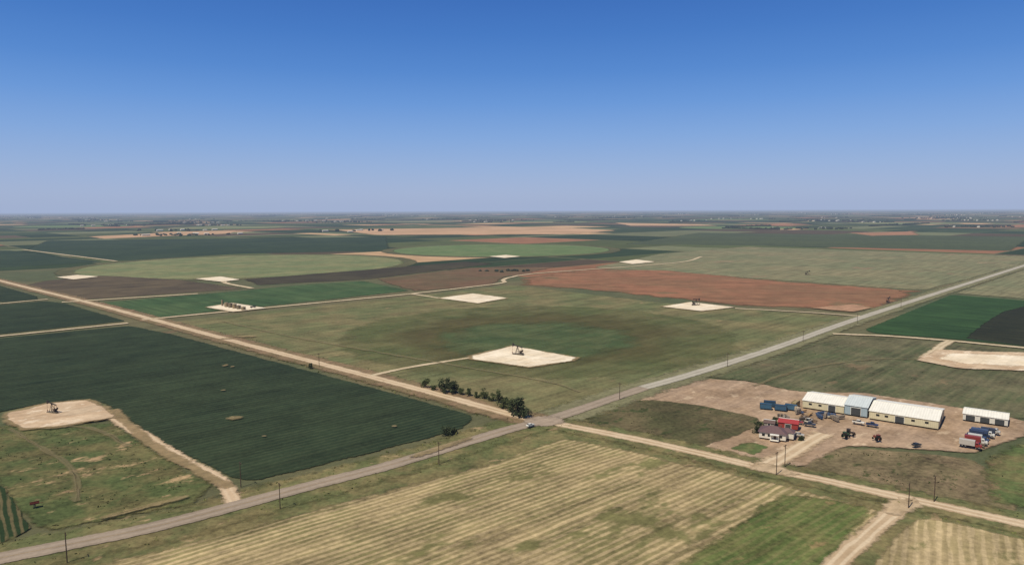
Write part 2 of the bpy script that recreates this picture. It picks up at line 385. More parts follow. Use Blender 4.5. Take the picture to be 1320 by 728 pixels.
# verges
paved=[(-176,202),(-163,211.5),(-144.6,221.7),(-124.8,233.5),(-104.3,249.8),(-81,269.3),(-53.8,291),(-22.3,320.8),(-0.3,341.6),(18,355.6),(43.1,381.2),(81.1,421.5),(125.3,461.8),(210,546),(337,681),(525,872),(970,1320),(2200,2560)]
nw=[(-1500,1735),(-822,1115),(-542,865),(-362,700),(-237,584),(-148,503),(-92.5,452.4),(-46.9,410.7),(-8.8,374.3),(17,352)]
se=[(17,353.5),(52.5,330.1),(83.8,305.8),(106.7,286.6),(125.7,273.6),(145.6,258),(178.1,233.2),(240,186)]
road('verge',paved[:11],27,m_verge,9,3); road('verge',paved[9:],26,field_mat('verge_grey',(132,130,104),(116,116,90),big=25,fine=0.6,nscale=0.15,tone=0.8),8,2)
road('verge',nw,22,m_vbrown,7,2)
road('verge',se,20,m_verge,7,2)
mr_paved=road_mat('old_asphalt',(158,145,134),(146,134,123),(170,157,146),0.6)
mr_grey=road_mat('grey_chipseal',(176,172,164),(162,158,150),(196,192,184),0.6)
mr_dirt=road_mat('caliche_road',(200,180,156),(184,162,136),(220,204,182),0.7)
mr_thin=road_mat('lease_road',(206,190,166),(182,168,140),(222,208,188),0.5)
road('dirt_road',nw,8.0,mr_dirt,2.2,0.9)
road('dirt_road',se,7.5,mr_dirt,2.2,0.9)
road('dirt_road',[(150,254),(145,249),(137,242),(116,222),(101,207),(92,197),(60,160)],7.0,mr_dirt,2.4,0.9)
road('lease_road',[(-94,457),(-71,482),(-28,515)],4.5,mr_thin,1.5,0.5)
road('lease_road',[(-376,702),(-278,788),(-201,854),(-133,915),(-66,987),(-14,1050),(-14,1090),(-2,1135),(54,1214),(335,1432),(441,1617)],7,mr_thin,2,1)
road('lease_road',[(-133,915),(-82,858)],6,mr_thin,2,1)
road('track',[(-548,843),(-419,925)],8,mr_thin,3,1); road('track',[(-620,825),(-585,873)],6,mr_thin,2,1)
road('lease_road',[(-466,600),(-454,611),(-379,681)],6,mr_thin,2,1)
road('lease_road',[(282,606),(305,600),(327,593),(364,571),(403,541),(500,470)],6.5,mr_thin,2,1)
road('lease_road',[(364,571),(345,552),(326,530),(303,505)],7,mr_thin,3,1)
road('lease_road',[(247,766),(313,735),(360,704)],5,mr_thin,2,1)
road('lease_road',[(-104,252),(-120,276),(-150,303),(-185,337),(-212,362),(-228,377)],6,road_mat('pink_track',(208,186,162),(188,166,140),(218,200,178),0.5),3,1.5)
road('dirt_road',[(105,286),(120,300),(138,318),(152,332)],9,mr_dirt,5,1.5)
road('lease_road',[(-488,1120),(-461,1101),(-430,1052),(-370,988)],8,mr_thin,3,1)
road('dirt_road',[(-1423,2033),(-875,1542)],9,mr_thin,3,1)
road('paved_road',paved[:12],9.0,mr_paved,1.2,0.4)
road('paved_road',paved[11:],9.0,mr_grey,1.4,0.5)
disk('junction',17,354,12,field_mat('junction_chip',(162,148,136),(150,137,126),big=10,fine=0.4,nscale=0.4),4,1.5,ry=10)
P('junction',[(98,284),(104,296),(114,291),(122,278),(112,276)],field_mat('gravel_flare',(196,176,152),(180,160,134),big=8,fine=0.4),4,1)
P('junction',[(140,254),(155,257),(152,245),(137,238),(131,242)],field_mat('gravel_flare2',(196,176,152),(180,160,134),big=8,fine=0.4),4,1)
T=NT('worn_yellow_paint'); b=T.bsdf(alb((190,160,90)),0.7,0.2); feather_out(T,b,0.45,0.3); m_line=T.m
road('road_marking',paved[:9],0.22,m_line,0.04,0.0)
def offset_line(pts,o):
    c=[Vector(p) for p in pts]; out=[]
    for i,p in enumerate(c):
        t=(c[min(i+1,len(c)-1)]-c[max(i-1,0)]).normalized(); out.append((p.x-t.y*o,p.y+t.x*o))
    return out
# edge of the dark field beside the lease track: dusty turn-row
road('turn_row',[(-112,268),(-131,284),(-168,318),(-222,378)],5,m_apron,3,2)
# faint machine tracks across the pastures
mr_faint=road_mat('faint_track',(142,132,102),(132,124,96),(152,140,112),0.7,cover=0.45,nscale=0.1)
road('track',[(-290,690),(-190,600),(-60,500),(20,440),(40,412)],3,mr_faint,2,2)
road('track',[(150,425),(200,470),(260,500),(300,500)],3,mr_faint,2,2)
road('track',[(-255,345),(-225,320),(-190,290),(-165,255)],2.6,mr_faint,2,2)
road('track',[(-260,352),(-215,345),(-180,318)],2.6,mr_faint,2,2)
# ---------------------------------------------------------------- pads
def pad(pts,mat=None,ap=4):
    c=Vector((sum(p[0] for p in pts)/len(pts),sum(p[1] for p in pts)/len(pts)))
    big=[tuple(c+(Vector(p)-c)*(1+ap/ max(10,(Vector(p)-c).length))) for p in pts]
    P('pad_apron',big,m_apron,ap,1)
    P('well_pad',pts,mat or m_pad,2.0,1.2)
pad([(-32,517),(0,556),(49,510),(42,497),(11,478),(-29,504)])
pad([(-92,866),(-51,913),(-5,863),(-41,814)]); pad([(168,781),(211,820),(249,773),(204,744)])
pad([(-350,790),(-335,829),(-276,781),(-304,752)]); pad([(223,1459),(272,1525),(300,1455),(241,1396)])
pad([(-516,1128),(-488,1166),(-435,1112),(-451,1077)]); pad([(-764,1164),(-753,1205),(-697,1175),(-708,1123)])
pad([(-55,1646),(-15,1701),(22,1642),(-17,1591)]); pad([(330,764),(392,794),(397,762),(362,734)],field_mat('pink_pad',(180,144,122),(162,130,108),big=16,fine=0.3,nscale=0.1))
P('well_pad',[(289,497),(329,534),(400,520),(372,455),(307,466)],m_padp,4,2.5)
P('well_pad',[(306,500),(332,521),(392,509),(366,470),(318,481)],m_pad,5,2)
pad([(-276,371),(-271,378),(-267,390),(-247,398),(-229,382),(-211,363),(-220,356),(-231,346),(-247,343),(-265,357)],m_padp,4)
for x,y,rx,ry in ((-146.6,360.5,5.5,4),(-203.8,486.4,3,4),(-197,483,2,3),(-234,602,14,8),(-246,592,8,4),(-120,330,1.5,1.5),(-176,418,2,1.5),(-60,345,2,2)):
    disk('bare_spot',x,y,rx,m_spot,min(rx,ry)*0.7,2.2,n=24,ry=ry)
P('bare_spot',[(-48,300),(-43,308),(-30,321),(-20,330),(-16,326),(-28,313),(-42,299)],m_spot,2.5,2)
P('bare_spot',[(-150,240),(-140,250),(-127,262),(-122,258),(-134,247),(-146,236)],m_spot,2.5,2)

# ---------------------------------------------------------------- object materials
mt={}
def M(name,c,**k):
    if name not in mt: mt[name]=plain_mat(name,c,**k)
    return mt[name]
steel=M('dark_steel',(52,48,46),rough=0.6,spec=0.4); black=M('rubber',(28,28,28),rough=0.9,spec=0.1)
glass=M('dark_glass',(30,36,42),rough=0.25,spec=0.5,var=0.05); wood=M('pole_wood',(84,70,58),var=0.4,vs=3)
white=M('white_metal',(240,240,240),rough=0.45,spec=0.4,var=0.12,vs=0.4); 
# ---------------------------------------------------------------- pumpjack
def pumpjack(x,y,rz,s=1.0,tilt=0.18,counter=(70,58,48)):
    e=empty('pumpjack',(x,y,ZL[0]),rz,s)
    mc=M('counter_%d'%counter[0],counter,rough=0.6)
    V=[];F=[]; box(V,F,(0.6,0,0.25),(9.5,2.2,0.4)); box(V,F,(-1.0,0,0.6),(3,1.8,0.3)); mesh_obj('base_skid',V,F,M('skid',(120,112,100)),e)
    V=[];F=[]
    top=(1.2,0,6.0)
    for sx,sy in ((-0.6,-1.1),(-0.6,1.1),(2.9,-0.8),(2.9,0.8)): beam(V,F,(sx,sy,0.45),(top[0],sy*0.15,top[2]),0.16,0.12)
    for z in (2.2,4.0):
        k=1-z/6.2; beam(V,F,(1.2-1.8*k,-1.1*k-.1,z),(1.2+1.7*k,-0.8*k-.1,z),0.07); beam(V,F,(1.2-1.8*k,1.1*k+.1,z),(1.2+1.7*k,0.8*k+.1,z),0.07)
        beam(V,F,(1.2-1.8*k,-1.1*k-.1,z),(1.2-1.8*k,1.1*k+.1,z),0.07)
    beam(V,F,(-0.6,-1.1,0.5),(1.2-.9,0.5,3.2),0.05)
    mesh_obj('samson_post',V,F,steel,e)
    ca,sa=math.cos(tilt),math.sin(tilt)
    def R(px,pz): return (1.2+px*ca-pz*sa,6.25+px*sa+pz*ca)
    V=[];F=[]
    a=R(-3.9,0);b=R(3.4,0)
    for (px,pz) in (a,b):
        for yy,zz in ((-0.22,-0.32),(0.22,-0.32),(0.22,0.32),(-0.22,0.32)): V.append((px,yy,pz+zz))
    F+= [(0,1,5,4),(1,2,6,5),(2,3,7,6),(3,0,4,7),(0,3,2,1),(4,5,6,7)]
    box(V,F,(1.2,0,6.05),(0.7,1.0,0.4)); mesh_obj('walking_beam',V,F,steel,e)
    V=[];F=[]; prof=[(3.0,0.55),(3.55,0.95)]
    for k in range(7):
        t=0.30-0.62*k/6; prof.append((4.35*math.cos(t)+0.1,4.35*math.sin(t)))
    prof+= [(3.5,-1.2),(3.0,-0.45)]
    pr=[R(px,pz) for px,pz in prof]; m=len(pr)
    for yy in (-0.3,0.3):
        for q in pr: V.append((q[0],yy,q[1]))
    F.append(tuple(range(m))); F.append(tuple(reversed(range(m,2*m))))
    for k in range(m): F.append((k,m+k,m+(k+1)%m,(k+1)%m))
    mesh_obj('horsehead',V,F,steel,e)
    V=[];F=[]; hx=R(4.3,-1.1)
    beam(V,F,(5.6,-0.15,0.9),(5.6,-0.15,hx[1]+0.3),0.035); beam(V,F,(5.6,0.15,0.9),(5.6,0.15,hx[1]+0.3),0.035)
    beam(V,F,(5.6,0,0),(5.6,0,1.3),0.22); box(V,F,(5.6,0,1.0),(0.9,0.25,0.25)); mesh_obj('wellhead',V,F,M('well_red',(120,60,50)),e)
    ex_,ez=R(-3.8,0); V=[];F=[]
    for s_ in (-1,1): beam(V,F,(ex_,s_*0.5,ez),(-2.2,s_*1.05,2.4),0.1)
    beam(V,F,(ex_,-0.6,ez),(ex_,0.6,ez),0.14); mesh_obj('pitman_arms',V,F,steel,e)
    V=[];F=[]; box(V,F,(-1.6,0,1.9),(1.7,1.5,1.7)); box(V,F,(-3.4,0,1.0),(1.2,1.0,0.9)); 
    bevel(mesh_obj('gearbox',V,F,steel,e),0.12)
    V=[];F=[]
    for s_ in (-1,1):
        i=len(V); pr=[(-1.2,2.3),(-1.7,1.5),(-2.9,2.1),(-3.4,3.2),(-2.8,3.6),(-1.9,3.0)]
        for yy in (0.88,1.2):
            for q in pr: V.append((q[0],s_*yy,q[1]))
        m=len(pr); F.append(tuple(i+k for k in range(m))); F.append(tuple(i+m+k for k in reversed(range(m))))
        for k in range(m): F.append((i+k,i+m+k,i+m+(k+1)%m,i+(k+1)%m))
    mesh_obj('counterweights',V,F,mc,e)
    return e
pumpjack(5,520,rad(150)); pumpjack(209,790,rad(20),1.05,-0.1); pumpjack(-250,371,rad(160),0.8); pumpjack(436,803,rad(40),0.9,0.1,(130,60,50)); pumpjack(489,1152,rad(10),0.9)
# ---------------------------------------------------------------- tank battery
tanm=M('tan_tank',(150,136,112),rough=0.7,var=0.25)
def tank(x,y,r,h,mat):
    e=empty('storage_tank',(x,y,ZL[0])); V=[];F=[]; n=20
    for k in range(n): t=2*math.pi*k/n; V.append((r*math.cos(t),r*math.sin(t),0))
    for k in range(n): t=2*math.pi*k/n; V.append((r*math.cos(t),r*math.sin(t),h))
    V.append((0,0,h+r*0.18))
    for k in range(n): F.append((k,(k+1)%n,n+(k+1)%n,n+k)); F.append((n+k,n+(k+1)%n,2*n))
    mesh_obj('shell',V,F,mat,e); V=[];F=[]
    box(V,F,(r+0.5,0,h*0.5),(0.12,0.7,h)); box(V,F,(r+0.3,0,h),(1.2,1.2,0.08)); beam(V,F,(0,0,h),(0,0,h+0.9),0.12); mesh_obj('ladder_and_vent',V,F,steel,e)
for i,(x,y) in enumerate(((-327,792),(-320,786),(-313,780),(-306,774),(-298,767))): tank(x,y,2.2,(4.6,4.6,4.6,3.8,3)[i],tanm if i%2==0 else M('grey_tank',(124,114,96)))
tank(-335,800,0.9,6.5,tanm)
e=empty('separator',(-292,780,ZL[0]),0.6); V=[];F=[]; beam(V,F,(-3,0,1.5),(3,0,1.5),0.8,n=12); box(V,F,(-2,0,.4),(.4,1.4,.8)); box(V,F,(2,0,.4),(.4,1.4,.8)); mesh_obj('vessel',V,F,steel,e)
# ---------------------------------------------------------------- utility poles
def pole(x,y,rz,h=10.5):
    e=empty('utility_pole',(x,y,0),rz); V=[];F=[]; beam(V,F,(0,0,0),(0,0,h),0.2,0.13,8); mesh_obj('pole',V,F,wood,e)
    V=[];F=[]; box(V,F,(0,0.16,h-0.6),(2.6,0.14,0.16)); beam(V,F,(-0.9,0.1,h-0.7),(0,0.1,h-1.5),0.04); beam(V,F,(0.9,0.1,h-0.7),(0,0.1,h-1.5),0.04); mesh_obj('crossarm',V,F,wood,e)
    V=[];F=[]
    for k in (-1.2,-0.5,0.5,1.2): beam(V,F,(k,0.16,h-0.52),(k,0.16,h-0.25),0.07,0.04)
    mesh_obj('insulators',V,F,M('insulator',(120,110,100)),e)
for x,y,a in ((-140,209,-50),(-86,248,-50),(-32,293,-48),(-109,270,-50),(-136,483,50),(116,288,45),(109,279,45),(145,246,50),(158,252,50),(62,395,-45),(150,478,-45),(240,568,-45),(330,660,-45),(430,765,-45)):
    pole(x,y,rad(a))
# ---------------------------------------------------------------- trees
def leaf_mat(name,c1,c2):
    T=NT(name); g=T.n('ShaderNodeNewGeometry'); 
    tc=T.n('ShaderNodeTexCoord').outputs['Object']
    col=T.mix(g.outputs['Random Per Island'],alb(c1),alb(c2))
    nz_=T.noise(tc,0.7,3); col=T.vmul(col,T.math('ADD',0.45,T.math('MULTIPLY',nz_,1.1)))
    b=T.bsdf(col,0.8,0.15); T.l(b.outputs[0],T.out.inputs[0]); return T.m
leafA=leaf_mat('leaves',(54,66,42),(100,108,70)); leafB=leaf_mat('leaves_dark',(44,54,38),(78,88,60)); bark=M('bark',(84,72,60),var=0.5,vs=4)
def leafquad(V,F,p,s):
    n=Vector((random.gauss(0,1),random.gauss(0,1),random.gauss(0.4,1))).normalized(); u=n.orthogonal().normalized(); w=n.cross(u)
    a=random.uniform(0,6.28); u2=u*math.cos(a)+w*math.sin(a); w2=n.cross(u2); i=len(V)
    V.append(p-u2*s);V.append(p+w2*s*0.6);V.append(p+u2*s);V.append(p-w2*s*0.6); F.append((i,i+1,i+2,i+3))
def tree(x,y,h,w,mat,name='tree',dens=1.0):
    e=empty(name,(x,y,0),random.uniform(0,6.28)); V=[];F=[]
    beam(V,F,(0,0,0),(0.2,0.1,h*0.38),w*0.055,w*0.035,8)
    cl=[]
    for k in range(int(9*dens)+4):
        a=random.uniform(0,6.28); rr=w*0.5*random.uniform(0.15,0.85); zz=h*random.uniform(0.22,0.9)
        rr*=math.sqrt(max(0.1,1-((zz/h-0.5)/0.5)**2*0.8))
        c=Vector((rr*math.cos(a),rr*math.sin(a),zz)); cl.append((c,w*random.uniform(0.13,0.24)))
        beam(V,F,(0.2,0.1,h*random.uniform(0.2,0.38)),c,w*0.02,w*0.006,5)
    mesh_obj('trunk_and_limbs',V,F,bark,e); V=[];F=[]
    for c,r in cl:
        for _ in range(int(70*dens)):
            d=Vector((random.gauss(0,1),random.gauss(0,1),random.gauss(0,0.8))); d=d.normalized()*r*random.uniform(0.5,1.15)
            leafquad(V,F,c+d,random.uniform(0.25,0.6)*max(0.6,w/8))
    mesh_obj('crown',V,F,mat,e)
for x,y,h,w in ((-54,425,6,6),(-48,419,3.5,4),(-41,413,9.5,10),(-36,411,8,8),(-31,408,4.5,5),(-26,405,5.5,5),(-21,401,4,4),(-17,399,6.5,6),(-12,394,5,5),(-8,390,7.5,6),(-4,385,5,5),(-1,372,8,7),(3,365,10,10),(6,361,7.5,8),(-5,378,6,6)):
    tree(x,y,h,w,leafB if w>7 else leafA)
for x,y,h,w in ((-32,333,5,6),(-29,336,3.5,4),(121,334,6,6),(133,345,5,5),(137,322,3,3),(-141,480,4,4)): tree(x,y,h,w,leafB)
def scatter(name,pts,mat,smin,smax,k=7):
    V=[];F=[]
    for x,y in pts:
        r=random.uniform(smin,smax)
        for _ in range(k): leafquad(V,F,Vector((x+random.gauss(0,r*.5),y+random.gauss(0,r*.5),abs(random.gauss(0,r*.4))+.1)),r*random.uniform(.4,.8))
    mesh_obj(name,V,F,mat)
def along(pts,o,n,sp):
    c=spline(offset_line(pts,o)); out=[]
    for _ in range(n):
        p=random.choice(c); out.append((p.x+random.gauss(0,sp),p.y+random.gauss(0,sp)))
    return out
weed=leaf_mat('weeds',(78,90,50),(124,126,76)); weedd=leaf_mat('dark_weeds_leaf',(50,64,38),(86,94,58))
pp=along(paved[:10],11,260,2)+along(paved[:10],-11,260,2)+along(nw[2:],11,160,3)+along(nw[4:],-10,200,2)+along(se,10,120,2)+along(se,-10,120,2)+along(paved[9:13],-11,80,2)
scatter('roadside_weeds',pp,weed,0.4,0.9)
def inside(poly,n):
    xs=[p[0] for p in poly];ys=[p[1] for p in poly];out=[]
    while len(out)<n:
        x=random.uniform(min(xs),max(xs));y=random.uniform(min(ys),max(ys));c=False;j=len(poly)-1
        for i in range(len(poly)):
            if (poly[i][1]>y)!=(poly[j][1]>y) and x<(poly[j][0]-poly[i][0])*(y-poly[i][1])/(poly[j][1]-poly[i][1])+poly[i][0]: c=not c
            j=i
        if c and noise.noise(Vector((x*.05,y*.05,3)))>-0.05: out.append((x,y))
    return out
scatter('pasture_shrubs',inside([(-270,345),(-207,350),(-166,308),(-125,268),(-160,234),(-225,295)],380)+inside([(40,352),(57,386),(105,383),(128,352),(88,318)],160)+inside([(130,303),(180,305),(200,296),(172,262),(150,268)],240)+inside([(206,296),(250,328),(240,250),(190,245)],120)+inside([(135,444),(284,580),(290,480),(250,385),(180,418)],200),weedd,0.35,0.8)
# ---------------------------------------------------------------- distant trees / buildings
V=[];F=[]
def blob(x,y,h,w):
    i=len(V); n=6
    for z,r in ((0,0.45),(0.35,0.6),(0.75,0.45)):
        for k in range(n): t=2*math.pi*k/n+z; rr=w*r*random.uniform(.75,1.2); V.append((x+rr*math.cos(t),y+rr*math.sin(t),h*z*random.uniform(.9,1.1)))
    V.append((x,y,h))
    for a in (0,n):
        for k in range(n): F.append((i+a+k,i+a+(k+1)%n,i+a+n+(k+1)%n,i+a+n+k))
    for k in range(n): F.append((i+2*n+k,i+2*n+(k+1)%n,i+3*n))
farm=[]
for c in range(170):
    y=random.choice((random.uniform(3500,9000),random.uniform(6000,16000),random.uniform(9000,22000))); x=random.uniform(-0.78,0.78)*y
    if y<6000 and abs(x)<0.2*y: continue
    if random.random()<0.5:
        for k in range(random.randint(8,30)): blob(x+random.gauss(0,90+y*.006),y+random.gauss(0,60),random.uniform(6,14),random.uniform(10,22))
        farm.append((x,y))
    else:
        a=rad(44) if random.random()<0.5 else rad(134); 
        for k in range(random.randint(20,50)): blob(x+math.cos(a)*k*12,y+math.sin(a)*k*12+random.gauss(0,3),random.uniform(6,12),random.uniform(12,20))
for k in range(40): blob(-1540+random.gauss(0,120),3250+random.gauss(0,50),random.uniform(5,9),random.uniform(9,16))
for k in range(14): blob(-10+random.gauss(0,25),1250+random.gauss(0,8),random.uniform(3,5),random.uniform(4,7))
mesh_obj('distant_trees',V,F,M('far_foliage',(50,60,46),var=0.5,vs=0.02))
V=[];F=[]
for x,y in farm+[(-1560,3180),(-1440,3230)]:
    for k in range(random.randint(1,5)):
        bx,by=x+random.gauss(0,110),y+random.gauss(0,80); w=random.uniform(12,34);d=random.uniform(10,18);h=random.uniform(3.5,7)
        box(V,F,(bx,by,h/2),(w,d,h),rad(44)); box(V,F,(bx,by,h+1.2),(w,d,2.4),rad(44),(1,0.1))
mesh_obj('distant_farm_buildings',V,F,M('far_white',(210,206,200),var=0.5,vs=0.005))
# ---------------------------------------------------------------- buildings
def metal_mat(name,c,ribs=1.2,axis=0):
    T=NT(name); tc=T.n('ShaderNodeTexCoord').outputs['Object']
    sx=T.n('ShaderNodeSeparateXYZ'); T.l(tc,sx.inputs[0])
    s=T.math('SINE',T.math('MULTIPLY',sx.outputs[axis],2*math.pi/ribs))
    nz_=T.noise(tc,0.35,5,0.7); st=T.noise(T.mapping(tc,0,(1,0.1,0.2)),1.2,4)
    f=T.math('ADD',T.math('ADD',0.94,T.math('MULTIPLY',s,0.05)),T.math('MULTIPLY',T.math('SUBTRACT',nz_,0.5),0.3))
    f=T.math('ADD',f,T.math('MULTIPLY',T.math('SUBTRACT',st,0.5),0.3))
    cc=T.n('ShaderNodeRGB'); cc.outputs[0].default_value=alb(c)
    T.l(T.bsdf(T.vmul(cc.outputs[0],f),0.5,0.35).outputs[0],T.out.inputs[0]); return T.m
roofW=metal_mat('white_roof',(246,246,244)); roofB=metal_mat('blue_grey_roof',(210,222,232)); wallY=metal_mat('tan_wall',(216,210,184),0.9); wallG=metal_mat('blue_grey_wall',(162,184,202),0.9); wallW=metal_mat('white_wall',(220,222,222),0.9)
def shed(name,x,y,rz,Lx,D,h,rh,wall,roof,doors=(),wins=(),gdoors=()):
    """local x = length, y = depth (front at y=0)"""
    e=empty(name,(x,y,ZL[0]),rz)
    V=[(0,0,0),(Lx,0,0),(Lx,D,0),(0,D,0),(0,0,h),(Lx,0,h),(Lx,D,h),(0,D,h),(0,D/2,h+rh),(Lx,D/2,h+rh)]
    F=[(0,1,5,4),(2,3,7,6),(1,2,6,9,5),(3,0,4,8,7)]
    mesh_obj('walls',V,F,wall,e)
    o=0.35; k=rh/(D/2); t=0.12
    def slab(y0,z0,y1,z1): return [(-o,y0,z0),(Lx+o,y0,z0),(Lx+o,y1,z1),(-o,y1,z1)]
    V=slab(-o,h-k*o+.05,D/2,h+rh+.05)+slab(-o,h-k*o+.05+t,D/2,h+rh+.05+t)+slab(D/2,h+rh+.05,D+o,h-k*o+.05)+slab(D/2,h+rh+.05+t,D+o,h-k*o+.05+t)
    F=[]
    for i in (0,8): F+=[(i,i+3,i+2,i+1),(i+4,i+5,i+6,i+7),(i,i+1,i+5,i+4),(i+1,i+2,i+6,i+5),(i+2,i+3,i+7,i+6),(i+3,i,i+4,i+7)]
    mesh_obj('roof',V,F,roof,e)
    V=[];F=[]; box(V,F,(Lx/2,D/2,h+rh+.24),(Lx+.6,.5,.14)); mesh_obj('ridge_cap',V,F,white,e)
    V=[];F=[]
    for (px,w,hh) in doors: box(V,F,(px,-0.04,hh/2),(w,0.1,hh))
    if doors: mesh_obj('doors',V,F,M('door_dark',(66,70,74)),e)
    V=[];F=[]
    for (py,w,hh) in gdoors: box(V,F,(Lx+0.04,py,hh/2),(0.1,w,hh))
    if gdoors: mesh_obj('end_doors',V,F,M('door_grey',(120,124,124)),e)
    V=[];F=[]
    for (px,pz,w,hh) in wins: box(V,F,(px,-0.03,pz),(w,0.08,hh))
    if wins: mesh_obj('windows',V,F,glass,e)
    V=[];F=[]
    for (px,w,hh) in doors:
        box(V,F,(px-w/2-.1,-0.06,hh/2),(.16,.16,hh)); box(V,F,(px+w/2+.1,-0.06,hh/2),(.16,.16,hh)); box(V,F,(px,-0.06,hh+.09),(w+.4,.16,.16))
    if doors: mesh_obj('door_frames',V,F,white,e)
    return e
ax=math.atan2(-0.6,0.8)
shed('warehouse',160,376,ax,21,22,3.9,2.0,wallY,roofW,doors=((15,3.5,3.3),),wins=((4,2.3,1.6,1),(9,2.3,1.6,1)))
shed('workshop',177,363.2,ax,11,25,4.9,2.4,wallG,roofB,doors=((5.5,4.6,4.0),))
shed('warehouse',186,355,ax,31,27,3.9,2.3,wallY,roofW,doors=((14,4,3.3),),wins=((4,2.3,1.6,1),(8,2.3,1.6,1),(20,2.3,1.6,1),(26,2.3,1.6,1)),gdoors=((13,4,3.4),))
shed('storage_shed',233,352,ax,19,14,3.2,1.2,wallW,roofW,doors=((3.2,4,2.7),(9.4,4,2.7),(15.6,4,2.7)))
def house(x,y,rz):
    e=empty('farm_house',(x,y,ZL[0]),rz)
    V=[];F=[]; box(V,F,(6,4.5,1.45),(12,9,2.9)); box(V,F,(13.5,6.5,1.45),(3,5,2.9)); mesh_obj('walls',V,F,M('house_wall',(226,222,216),var=0.12),e)
    def hip(V,F,x0,y0,x1,y1,z,rh,o=0.6):
        x0-=o;y0-=o;x1+=o;y1+=o; i=len(V); hy=(y1-y0)/2
        V.extend([(x0,y0,z),(x1,y0,z),(x1,y1,z),(x0,y1,z),(x0+hy,y0+hy,z+rh),(x1-hy*0.98,y0+hy,z+rh)])
        F.extend([(i,i+1,i+5,i+4),(i+1,i+2,i+5),(i+2,i+3,i+4,i+5),(i+3,i,i+4),(i,i+3,i+2,i+1)])
    V=[];F=[]; hip(V,F,0,0,12,9,2.93,2.3); hip(V,F,9,4,15,9,2.96,1.5,0.4); mesh_obj('roof',V,F,M('shingle',(108,86,90),var=0.35,vs=2),e)
    V=[];F=[]
    for px in (2,4.6,9.8): box(V,F,(px,-0.03,1.6),(1.3,0.08,1.2))
    for py in (2.4,6.4): box(V,F,(-0.03,py,1.6),(0.08,1.3,1.2))
    mesh_obj('windows',V,F,glass,e)
    V=[];F=[]; box(V,F,(7.2,-0.04,1.05),(1.0,0.1,2.1)); mesh_obj('door',V,F,M('door_brown',(92,60,46)),e)
    V=[];F=[]; box(V,F,(7.2,-1.4,2.7),(4,2.6,.15)); box(V,F,(5.4,-2.5,1.3),(.15,.15,2.6)); box(V,F,(9,-2.5,1.3),(.15,.15,2.6)); box(V,F,(7.2,-1.4,.1),(4,2.6,.2)); mesh_obj('porch',V,F,white,e)
    V=[];F=[]; box(V,F,(9,6,4.9),(.7,.7,1.4)); mesh_obj('chimney',V,F,M('brick',(130,84,70)),e)
house(118,325,rad(-28))
shed('red_shed',133,340,rad(-28),9,6,2.8,1.2,M('red_wall',(150,60,55)),M('red_roof',(164,62,66),rough=0.5),doors=((4.5,2.6,2.2),))
shed('garden_shed',126,341,rad(-28),5,4,2.3,0.9,M('grey_wall',(150,146,140)),M('brown_roof',(104,86,84)),doors=((2.5,1.2,2),))
# ---------------------------------------------------------------- vehicles
def wheels(e,xs,hw,r,w=0.28):
    V=[];F=[]; H=[];HF=[]
    for x in xs:
        for s in (-1,1):
            beam(V,F,(x,s*(hw-w),r),(x,s*hw,r),r,n=14); beam(H,HF,(x,s*(hw-.02),r),(x,s*(hw+.03),r),r*0.55,n=10)
    mesh_obj('tyres',V,F,black,e); mesh_obj('hubs',H,HF,M('hub',(150,150,150)),e)
def loft(V,F,secs):
    i=len(V); m=len(secs[0])
    for s in secs: V.extend(s)
    for a in range(len(secs)-1):
        for k in range(m): F.append((i+a*m+k,i+a*m+(k+1)%m,i+(a+1)*m+(k+1)%m,i+(a+1)*m+k))
    F.append(tuple(i+k for k in reversed(range(m)))); F.append(tuple(i+(len(secs)-1)*m+k for k in range(m)))
def car(x,y,rz,c,name='parked_car',kind='sedan'):
    e=empty(name,(x,y,ZL[0]+0.01),rz); pm=M('paint_%d_%d_%d'%c,c,rough=0.4,spec=0.35,var=0.05)
    prof={'sedan':[(-2.3,.45),(-2.35,.85),(-2.1,1.0),(-1.2,1.03),(0.9,1.0),(2.1,.85),(2.35,.65),(2.3,.35),(-2.2,.3)],
          'pickup':[(-2.8,.5),(-2.8,1.15),(-0.9,1.15),(1.2,1.15),(2.6,1.05),(2.8,.8),(2.75,.45),(-2.7,.4)]}[kind]
    hw=0.9 if kind=='sedan' else 0.98
    V=[];F=[]; loft(V,F,[[(p[0]*k,yy,p[1]) for p in prof] for yy,k in ((-hw,.97),(-hw*.9,1),(hw*.9,1),(hw,.97))]); bevel(mesh_obj('body',V,F,pm,e),0.06)
    if kind=='sedan': cb=[(-1.75,1.0),(-1.2,1.42),(0.15,1.46),(0.95,1.0)]
    else: cb=[(-0.85,1.1),(-0.7,1.8),(0.6,1.82),(1.25,1.12)]
    V=[];F=[]; loft(V,F,[[(p[0],yy*(1 if p[1]<1.2 else .82),p[1]) for p in cb] for yy in (-hw*.9,hw*.9)]); mesh_obj('windows',V,F,glass,e)
    V=[];F=[]; zt=cb[1][1]; box(V,F,((cb[1][0]+cb[2][0])/2,0,zt+.03),(cb[2][0]-cb[1][0]+.25,hw*1.55,.07)); mesh_obj('roof',V,F,pm,e)
    if kind=='pickup':
        V=[];F=[]; box(V,F,(-1.85,0,1.165),(1.7,1.6,.04)); mesh_obj('bed',V,F,black,e)
    wheels(e,(-1.4,1.4) if kind=='sedan' else (-1.7,1.75),hw,.34 if kind=='sedan' else .4)
    V=[];F=[]
    for s in (-1,1): box(V,F,(prof[-3][0]-.02,s*hw*.7,.72),(.1,.35,.16))
    mesh_obj('headlights',V,F,white,e); return e
